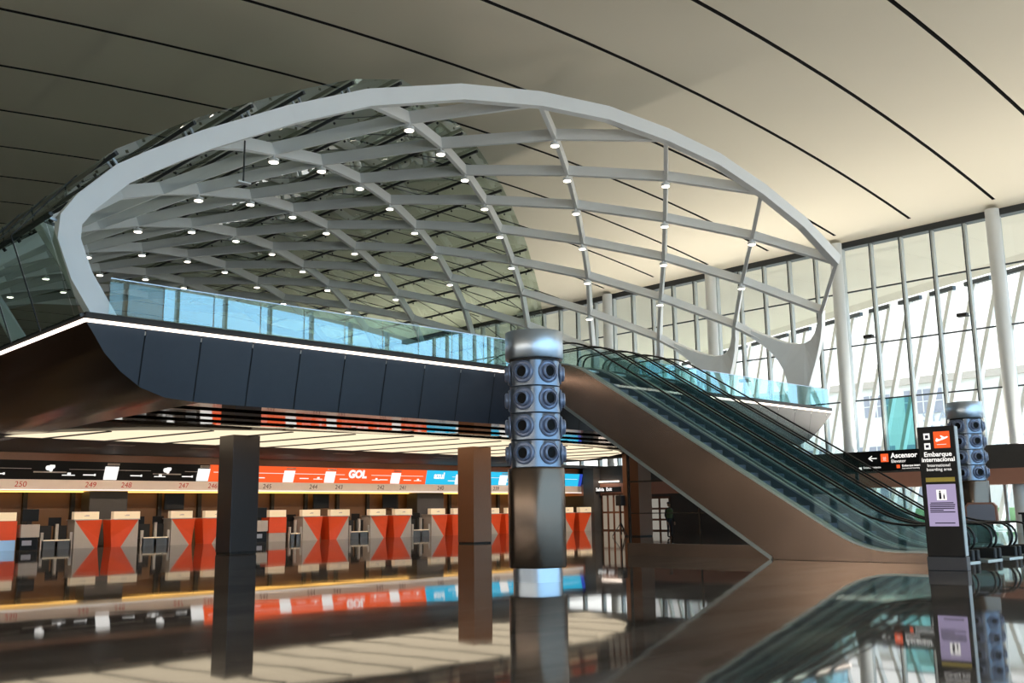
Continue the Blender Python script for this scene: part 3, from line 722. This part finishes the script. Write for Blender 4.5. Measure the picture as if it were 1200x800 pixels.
bC = board(38.85, 53.2, M['signcyan'], 'cyan airline board above the right-hand counters')
bD = board(53.2, 55.2, M['signblue'], 'short dark blue board at the right end of the airline boards')
def boardtext(b, body, x, z, size, bold, m=None):
    X = b.location.x; n = V((0, -.88, -TILT)).normalized(); p = V((x, 48.3-TILT*(z-3.18)/.88-.03, z)); mm = face_mtx(p, (1, 0, 0), n); mm.translation = p-V(b.location)
    cu = text('lettering', body, m or M['signwhite'], Matrix(), size, None, 'CENTER', bold, extrude=.002); cu.parent = b; cu.matrix_local = mm; return cu
boardtext(bB, 'GOL', 33.6, 3.52, .62, .035)
boardtext(bC, 'azul', 39.9, 3.56, .55, .02)
boardtext(bC, 'azul', 48.0, 3.56, .55, .02)
for b, xa, xb in ((bA, 4, 24), (bB, 24.4, 38.6), (bC, 41, 53)):
    gaps = {bA: [(15.3, 17.0), (21.0, 22.8)], bB: [(32.7, 34.6)], bC: [(47, 49)]}[b]; x = xa
    for g0, g1 in gaps+[(xb, xb)]:
        if g0 > x: bbox(b, x, g0, 3.665, 3.69, M['greylam'] if b is bA else M['signwhite'], 'rule_line')
        x = g1
for xc in (16.15, 21.87):       # round emblem with a line of small lettering
    X = bA.location.x
    m = MB()
    for dx, dz, r in ((-.12, -.02, .12), (.06, .06, .13), (.0, -.1, .09)):
        m.lathe([(r, 0), (r, .012)], (xc+dx-X, -.16, 3.74+dz-3.18), 14, V((0, -1, 0)).to_track_quat('Z', 'Y').to_matrix())
    m.build('emblem', M['signwhite'], bA); bbox(bA, xc-.75, xc+.75, 3.50, 3.56, M['greylam'], 'emblem_caption')
mk = ((13.9, bA), (18.0, bA), (20.3, bA), (23.0, bA), (25.6, bB), (27.2, bB), (30.0, bB), (32.7, bB), (35.6, bB), (37.4, bB), (41, bC), (44, bC), (46, bC), (51, bC))
for x, b in mk:
    bbox(b, x-.32, x+.28, 3.40, 3.45, M['signwhite'], 'small_caption')
    if b is bA: bbox(b, x+.2, x+.28, 3.38, 3.48, M['signwhite'], 'small_caption')
for x, b in ((17.0, bA), (21.5, bA), (30.9, bB), (35.0, bB), (38.2, bB)):
    bbox(b, x-.3, x+.3, 3.38, 3.42, M['signwhite'], 'small_caption'); bbox(b, x-.06, x+.1, 3.42, 3.52, M['signwhite'], 'small_caption')
for i, x in enumerate((11.2, 18.98, 23.8, 28.93, 31.65, 36.4, 41.6, 45.5, 50.5)):
    b = bA if x < 24.15 else bB if x < 38.85 else bC
    t = thing('flight_screen', 'white lit flight screen in the airline boards, %s from the left' % ORD[i+1], 'screen', (x, 48.2, 3.18), 'flight screens in the airline boards')
    MB().add([(-.32, -.02, .02), (.30, -.02, .02), (.34, -.20, .66), (-.28, -.20, .66), (-.32, .06, .02), (.30, .06, .02), (.34, .06, .66), (-.28, .06, .66)], [(0, 1, 2, 3), (4, 7, 6, 5), (3, 2, 6, 7), (0, 4, 5, 1), (0, 3, 7, 4), (1, 5, 6, 2)]).build('screen', M['signwhite'], t)
    m = MB()
    for zz in (.72, .78): m.add([(-.25, -.215-(zz-.7)*.2, zz), (.35, -.215-(zz-.7)*.2, zz), (.35, -.225-(zz-.7)*.2, zz+.035), (-.25, -.225-(zz-.7)*.2, zz+.035)], [(0, 1, 2, 3)])
    m.build('screen_caption', M['greylam'], t, recalc=False)
for x, nb, m in ((14.87, '250', 'numred'), (18.05, '249', 'numred'), (19.79, '248', 'numred'), (22.77, '247', 'numred'), (24.39, '246', 'numred'), (27.62, '245', 'numdark'), (30.58, '244', 'numdark'), (32.32, '243', 'numdark'), (35.33, '242', 'numdark'), (37.02, '241', 'numdark'), (40.04, '240', 'numdark'), (44.9, '239', 'numdark'), (46.6, '238', 'numdark')):
    text('lettering', nb, M[m], face_mtx((x, 48.21, 2.84), (1, 0, 0), (0, -1, 0)), .36, ns, 'CENTER', .0, .15, .004)
# dark blocks and wall screens in the rear
for x0, x1, lab in ((18.5, 20.4, 'broad dark column block behind the counters, left of the first pillar'), (39.1, 41.3, 'broad dark column block behind the counters, beside the second pillar')):
    t = thing('column_block', lab, 'column', (x0, 49.4, 0), 'dark column blocks behind the counters'); t['kind'] = 'thing'
    MB().box(0, x1-x0, 0, 1.1, 0, 2.68).build('shaft', M['darkwall'], t, bevel=.02)
for x, lab in ((23.3, 'dark wall screen left of the first pillar'), (27.2, 'dark wall screen just right of the first pillar'), (32.5, 'dark wall screen behind the middle pair of counters'), (37.6, 'dark wall screen left of the second column block')):
    t = thing('wall_screen', lab, 'screen', (x, 50.3, 1.75), 'dark screens on the rear wall')
    MB().box(-.55, .55, 0, .08, 0, .85).build('display', M['black'], t, bevel=.01); MB().box(-.2, .2, .08, .5, .3, .5).build('bracket', M['blackmatte'], t)
YC = 46.7
def counter(name_lab, x, side):
    # side -1: grey fold on the left, +1: grey fold on the right; x is the outer edge
    t = thing('check_in_counter', name_lab, 'check-in counter', (x, YC, 0), 'folded check-in counters')
    s = 1 if side < 0 else -1; w = 1.22 if side < 0 else 1.36
    g = .95 if side < 0 else .80
    f = lambda u: u*s
    # body with tapering inner side
    D = .9
    MB().add([(f(.02), .02, 0), (f(w-.12), .02, 0), (f(w), .02, 1.27), (f(.02), .02, 1.27), (f(.02), D, 0), (f(w-.12), D, 0), (f(w), D, 1.27), (f(.02), D, 1.27)],
             [(0, 1, 2, 3), (4, 7, 6, 5), (3, 2, 6, 7), (0, 4, 5, 1), (0, 3, 7, 4), (1, 5, 6, 2)]).build('body', M['red'], t)
    MB().add([(f(0), 0, 1.28), (f(w), -.06, 1.28), (f(w-.12), .06, 0), (f(g), .0, 0), (f(0), .02, 1.24)], [(0, 4, 3, 2, 1)]).build('red_front', M['red'], t, recalc=False)
    MB().add([(f(0), 0, 0), (f(g), -.0, 0), (f(0), .0, 1.27), (f(0), D, 0), (f(0), D, 1.27)], [(0, 1, 2), (0, 2, 4, 3)]).build('grey_fold', M['greylam'], t, recalc=False)
    MB().box(min(f(-.06), f(w)), max(f(-.06), f(w)), -.05, D, 1.27, 1.31).build('top_slab', M['greylam'], t)
    bx = MB().box(min(f(-.06), f(w-.14)), max(f(-.06), f(w-.14)), -.02, .30, 1.31, 1.66).build('cream_box', M['cream'], t, bevel=.01)
    mk_ = MB(); mk_.box(f(w*.42)-.12, f(w*.42)+.12, -.026, -.02, 1.45, 1.48); mk_.box(f(w*.42)-.05, f(w*.42)+.12, -.026, -.02, 1.49, 1.51); mk_.build('counter_logo', M['greylam'], bx)
    return t
plist = [(18.31, 'left of the broad dark column block'), (22.95, 'left of the first pillar'), (30.45, 'below the left part of the orange-red board'), (34.95, 'in the middle below the orange-red board'), (39.5, 'left of the second pillar below the cyan board'), (44.1, 'between the second pillar and the ventilation column'), (48.2, 'behind the ventilation column'), (51.25, 'at the far right end of the row')]
for mx, where in plist:
    counter('%s counter with left grey fold, %s' % ('check-in', where), mx-1.42, -1)
    counter('%s counter with right grey fold, %s' % ('check-in', where), mx+1.56, 1)
def plain_counter(x, base, lab):
    t = thing('check_in_counter', lab, 'check-in counter', (x, YC, 0), 'plain check-in counters')
    MB().box(0, 1.05, 0, .9, .45, 1.28).build('red_front', M['red'], t); MB().box(.02, 1.03, .02, .88, 0, .45).build('base', base, t); MB().box(.0, 1.0, -.02, .3, 1.29, 1.66).build('cream_box', M['cream'], t, bevel=.01)
plain_counter(13.35, M['steel'], 'plain red counter with steel base at the far left edge'); plain_counter(26.95, M['greylam'], 'plain red counter with beige base just right of the first pillar')
for x, lab in ((14.55, 'black-topped self check-in kiosk at the far left'), (26.05, 'self check-in kiosk with dark screen just right of the first pillar')):
    t = thing('check_in_kiosk', lab, 'kiosk', (x, YC-.1, 0), 'self check-in kiosks')
    MB().box(.02, .78, .1, .6, 0, .55).build('base', M['black'], t, bevel=.01); MB().box(.1, .5, .08, .1, .2, .42).build('base_display', M['facwin'], t)
    MB().box(0, .80, .02, .6, .55, 1.12).build('cabinet', M['greylam'], t, bevel=.02)
    MB().box(.3, .5, .2, .35, 1.12, 1.28).build('neck', M['blackmatte'], t); MB().box(.05, .75, .1, .25, 1.26, 1.80).build('monitor', M['black'], t, bevel=.02)
def scale(x0, x1, lab):
    t = thing('baggage_scale', lab, 'baggage scale', (x0, YC, 0), 'baggage scales between the counters'); w = x1-x0
    MB().box(.03, w-.03, .0, .85, 0, .38).build('base', M['grille'], t); MB().box(.1, w-.1, -.03, .02, .37, .42).build('edge_trim', M['cream'], t)
    MB().box(.08, w/2-.08, .5, .56, .40, 1.05).build('back_panel', M['blackmatte'], t); MB().box(w/2+.08, w-.08, .5, .56, .40, 1.05).build('back_panel', M['blackmatte'], t)
    for x in (.04, w/2, w-.04): MB().box(x-.06, x+.06, .0, .12, 0, .75 if x != w/2 else 1.12).build('post', M['greylam'], t)
sl = [(15.45, 16.8), (20.05, 21.45), (28.2, 28.95), (32.1, 33.45), (36.6, 37.95), (41.2, 42.6), (45.75, 46.9)]
for i, (a, b) in enumerate(sl): scale(a, b, 'low grey baggage scale between counters, %s from the left' % ORD[i+1])
for i, (x, y) in enumerate(((16.35, 47.7), (21.3, 47.7), (28.9, 47.7), (33.2, 47.7), (37.7, 47.7), (20.4, 47.9), (42.4, 47.7))):
    t = thing('computer_monitor', 'black computer monitor beside a check-in counter, %s from the left' % ORD[[1, 3, 4, 5, 6, 2, 7][i]], 'monitor', (x, y, 0), 'monitors beside the counters')
    MB().box(-.28, .28, 0, .06, 1.02, 1.42).build('display', M['black'], t, bevel=.01); MB().box(-.04, .04, .02, .08, 0, 1.05).build('stand', M['blackmatte'], t); MB().box(-.3, .3, -.1, .4, .0, .03).build('foot', M['blackmatte'], t)
# right end of the hall: doors, light line, exit sign, speaker, guard
def gdoor(n, y0, y1, cols, rows, zt, m):
    d = MB()
    d.box(53.45, 53.54, y0, y1, 0, zt+.1); do = struct(d.build('door_%d' % n, M['brown']))
    p = MB(); w = (y1-y0)/cols
    for i in range(cols):
        for j in range(rows): p.box(53.42, 53.45, y0+w*i+.1, y0+w*(i+1)-.1, .08+zt/rows*j, zt/rows*(j+1)-.05)
    struct(p.build('door_pane', m, do))
M['doorlight'] = glow('daylit_door_pane', (1, .93, .80), .55); M['doordim'] = glow('dim_door_pane', (.8, .66, .5), .28)
gdoor(1, 40.2, 41.9, 2, 3, 2.2, M['doorlight']); gdoor(2, 44.0, 46.2, 4, 2, 2.5, M['doordim'])
o = MB().box(53.38, 53.5, 44.6, 46.8, 3.40, 3.48).build('light_strip', M['led']); tag(o, 'short white light line on the dark wall left of the third pillar', 'light strip')
t = thing('exit_sign', 'small black hanging sign with white lettering above the far doors', 'sign', (53.0, 45.3, 2.68)); MB().box(0, .1, -1.2, 1.2, 0, .36).build('board', M['black'], t)
tx = text('lettering', 'Salida  Exit', M['signwhite'], face_mtx((-.012, 1.05, .1), (0, -1, 0), (-1, 0, 0)), .34, t, 'LEFT', .008)
t = thing('loudspeaker_stand', 'black loudspeaker on a tripod stand beside the orange-brown pillar', 'speaker', (41.2, 34.3, 0))
MB().bar((0, 0, .1), (0, 0, 1.7), .05, .05).build('pole', M['blackmatte'], t)
MB().box(-.18, .18, -.2, .2, 1.65, 2.2).build('speaker_cabinet', M['blackmatte'], t, bevel=.03)
for a in (0.3, 2.4, 4.5): MB().bar((.0, .0, .75), (.5*math.cos(a), .5*math.sin(a), .02), .035, .035).build('leg', M['blackmatte'], t)
def guard(x, y, face):
    g = thing('person', 'guard in olive vest and dark trousers standing behind the smoked glass', 'person', (x, y, 0), rot=(0, 0, face))
    pts = [(0, 0, .95), (0, 0, 1.15), (0, 0, 1.42), (0, 0, 1.54), (.10, 0, .92), (.115, .02, .50), (.12, -.01, .09), (.13, .14, .04), (-.10, 0, .92), (-.12, 0, .50), (-.14, -.02, .09), (-.15, .13, .04), (.19, 0, 1.40), (.25, -.03, 1.12), (.24, .08, .88), (.24, .12, .80), (-.19, 0, 1.40), (-.25, -.03, 1.12), (-.23, .08, .88), (-.23, .12, .80)]
    ed = [(0, 1), (1, 2), (2, 3), (0, 4), (4, 5), (5, 6), (6, 7), (0, 8), (8, 9), (9, 10), (10, 11), (2, 12), (12, 13), (13, 14), (14, 15), (2, 16), (16, 17), (17, 18), (18, 19)]
    rad = [.15, .14, .16, .055, .095, .065, .045, .04, .095, .065, .045, .04, .065, .048, .036, .03, .065, .048, .036, .03]
    me = bpy.data.meshes.new('body'); me.from_pydata(pts, ed, []); me.materials.append(M['cloth'])
    o = bpy.data.objects.new('body', me); C.objects.link(o); o.parent = g
    sk = o.modifiers.new('skin', 'SKIN'); bm = bmesh.new(); bm.from_mesh(me); ly = bm.verts.layers.skin.verify(); bm.verts.ensure_lookup_table()
    for v, r in zip(bm.verts, rad): v[ly].radius = (r, r*.8)
    bm.verts[0][ly].use_root = True; bm.to_mesh(me); bm.free()
    ss = o.modifiers.new('sub', 'SUBSURF'); ss.levels = ss.render_levels = 2
    h = MB(); pr = []
    for i in range(13):
        a = math.pi*i/12; pr.append((max(.004, .085*math.sin(a)*(1 if i < 7 else .98)), 1.665-.12*math.cos(a)))
    h.lathe(pr, n=16); h.add([(0, .12, 1.65), (.018, .085, 1.63), (-.018, .085, 1.63), (0, .085, 1.69)], [(0, 1, 2), (0, 2, 3), (0, 3, 1)])
    for sx in (-1, 1): h.box(sx*.084-.008, sx*.084+.008, -.02, .02, 1.635, 1.695)
    hd = h.build('head', M['skin'], g, smooth=True)
    fc = MB()
    for sx in (-.03, .03): fc.box(sx-.012, sx+.012, .076, .086, 1.672, 1.684)
    fc.box(-.022, .022, .072, .083, 1.60, 1.607); fc.build('face_features', M['cloth'], hd)
    MB().lathe([(.088, 1.70), (.096, 1.74), (.075, 1.785), (.02, 1.80)], (0, -.008, 0), 16).build('hair', M['blackmatte'], g, smooth=True)
    MB().rings([[(r*1.05*math.cos(a)*1.25, r*.98*math.sin(a), z) for a in [2*math.pi*k/16 for k in range(16)]] for r, z in ((.155, .98), (.16, 1.15), (.18, 1.38), (.11, 1.47))], False).build('vest', M['vest'], g, smooth=True)
    for sx in (-.235, .235):
        hm = MB(); hm.box(sx-.022, sx+.022, .10, .15, .70, .80)
        for q in range(4): hm.bar((sx-.018+.012*q, .13, .71), (sx-.018+.012*q, .145, .64-.004*abs(q-1.5)), .011, .013)
        hm.bar((sx, .15, .76), (sx, .19, .70), .013, .013); hm.build('hand', M['skin'], g)
guard(40.2, 30.3, math.radians(170))
# ------------------------------------------------------------------ items beyond the escalators at the right edge
t = thing('information_kiosk', 'dark touch screen with an orange rim in front of the distant ventilation column', 'kiosk', (33.5, 12.55, 0))
MB().prism([(-.5, .8), (-.5, 1.38), (-.4, 1.5), (.4, 1.5), (.5, 1.38), (.5, .8)], 0, 0, .12).build('rim', M['copperband'], t)
MB().prism([(-.44, .86), (-.44, 1.35), (-.36, 1.44), (.36, 1.44), (.44, 1.35), (.44, .86)], 0, -.02, 0).build('display', M['facwin'], t)
MB().box(.02, .10, -.2, .2, 0, .82).build('stand', M['blackmatte'], t)
t = thing('service_desk', 'black service desk at the right edge behind the escalator ends', 'desk', (40, 13.0, 0))
MB().box(0, .9, -5, .5, 0, 1.05).build('desk_body', M['blackmatte'], t); MB().box(-.05, 1.0, -5.1, .6, 1.05, 1.12).build('desk_top', M['black'], t); MB().box(.6, .8, -5, .4, 1.12, 2.2).build('upper_shelf', M['black'], t)
t = thing('computer_monitor', 'blue-grey computer monitor on the black service desk', 'monitor', (40.3, 12.0, 1.12)); MB().box(0, .06, -.8, .35, .12, .72).build('display', M['facwin'], t, bevel=.02); MB().box(0, .1, -.3, -.1, 0, .14).build('stand', M['blackmatte'], t)
# ------------------------------------------------------------------ world, lamps, camera
w = bpy.data.worlds.new('world'); bpy.context.scene.world = w; w.use_nodes = True; nt = w.node_tree; n = nt.nodes; L = nt.links
bg = n['Background']; tc = n.new('ShaderNodeTexCoord'); sx = n.new('ShaderNodeSeparateXYZ'); L.new(tc.outputs['Generated'], sx.inputs[0])
r1 = n.new('ShaderNodeValToRGB'); el = r1.color_ramp.elements; el[0].position = .14; el[0].color = (.46, .72, .96, 1); el[1].position = .44; el[1].color = (.50, .495, .485, 1)
mr = n.new('ShaderNodeMapRange'); mr.inputs[1].default_value = -1; mr.inputs[2].default_value = 1; L.new(sx.outputs['Y'], mr.inputs[0]); L.new(mr.outputs[0], r1.inputs[0])
L.new(r1.outputs[0], bg.inputs[0]); bg.inputs[1].default_value = 3.2
def area(name, loc, rot, sx_, sy_, power, col):
    l = bpy.data.lights.new(name, 'AREA'); l.shape = 'RECTANGLE'; l.size = sx_; l.size_y = sy_; l.energy = power; l.color = col
    o = bpy.data.objects.new(name, l); C.objects.link(o); o.location = loc; o.rotation_euler = rot; return o
for x in (11, 16, 21, 26, 31, 36, 41, 46, 51):  # added spots with no fixture, brightening the counters
    l = bpy.data.lights.new('added_counter_fill', 'SPOT'); l.energy = 420; l.spot_size = math.radians(120); l.spot_blend = .8; l.shadow_soft_size = .05; l.color = (1, .78, .54)
    o = bpy.data.objects.new('added_counter_fill', l); C.objects.link(o); o.location = (x, 43.0, 4.34); o.rotation_euler = V((0, .75, -.66)).to_track_quat('-Z', 'Y').to_euler()
sun = bpy.data.lights.new('sun', 'SUN'); sun.energy = 7; sun.angle = .05; so = bpy.data.objects.new('sun', sun); C.objects.link(so); so.rotation_euler = V((-.5, .3, -1.1)).to_track_quat('-Z', 'Y').to_euler()
cam = bpy.data.cameras.new('camera'); cam.sensor_width = 36; cam.lens = 1130.65/1200*36; cam.clip_end = 900
co = bpy.data.objects.new('camera', cam); C.objects.link(co); bpy.context.scene.camera = co
pi_, ro, ya = math.radians(10.00439), math.radians(-.758828), math.radians(45.977685)
F = V((math.cos(ya), math.sin(ya), 0)); R = V((math.sin(ya), -math.cos(ya), 0)); Z = V((0, 0, 1))
fw = math.cos(pi_)*F+math.sin(pi_)*Z; up = -math.sin(pi_)*F+math.cos(pi_)*Z
r2 = math.cos(ro)*R+math.sin(ro)*up; u2 = -math.sin(ro)*R+math.cos(ro)*up
mw = Matrix((r2, u2, -fw)).transposed().to_4x4(); mw.translation = V((0, 0, 1.4)); co.matrix_world = mw
sc_ = bpy.context.scene; sc_.view_settings.view_transform = 'Standard'; sc_.view_settings.look = 'None'; sc_.view_settings.exposure = .3
sc_.cycles.max_bounces = 10; sc_.cycles.diffuse_bounces = 4; sc_.cycles.glossy_bounces = 5; sc_.cycles.transparent_max_bounces = 24
sc_.cycles.use_denoising = True; sc_.cycles.sample_clamp_indirect = 6; sc_.cycles.caustics_reflective = False; sc_.cycles.caustics_refractive = False
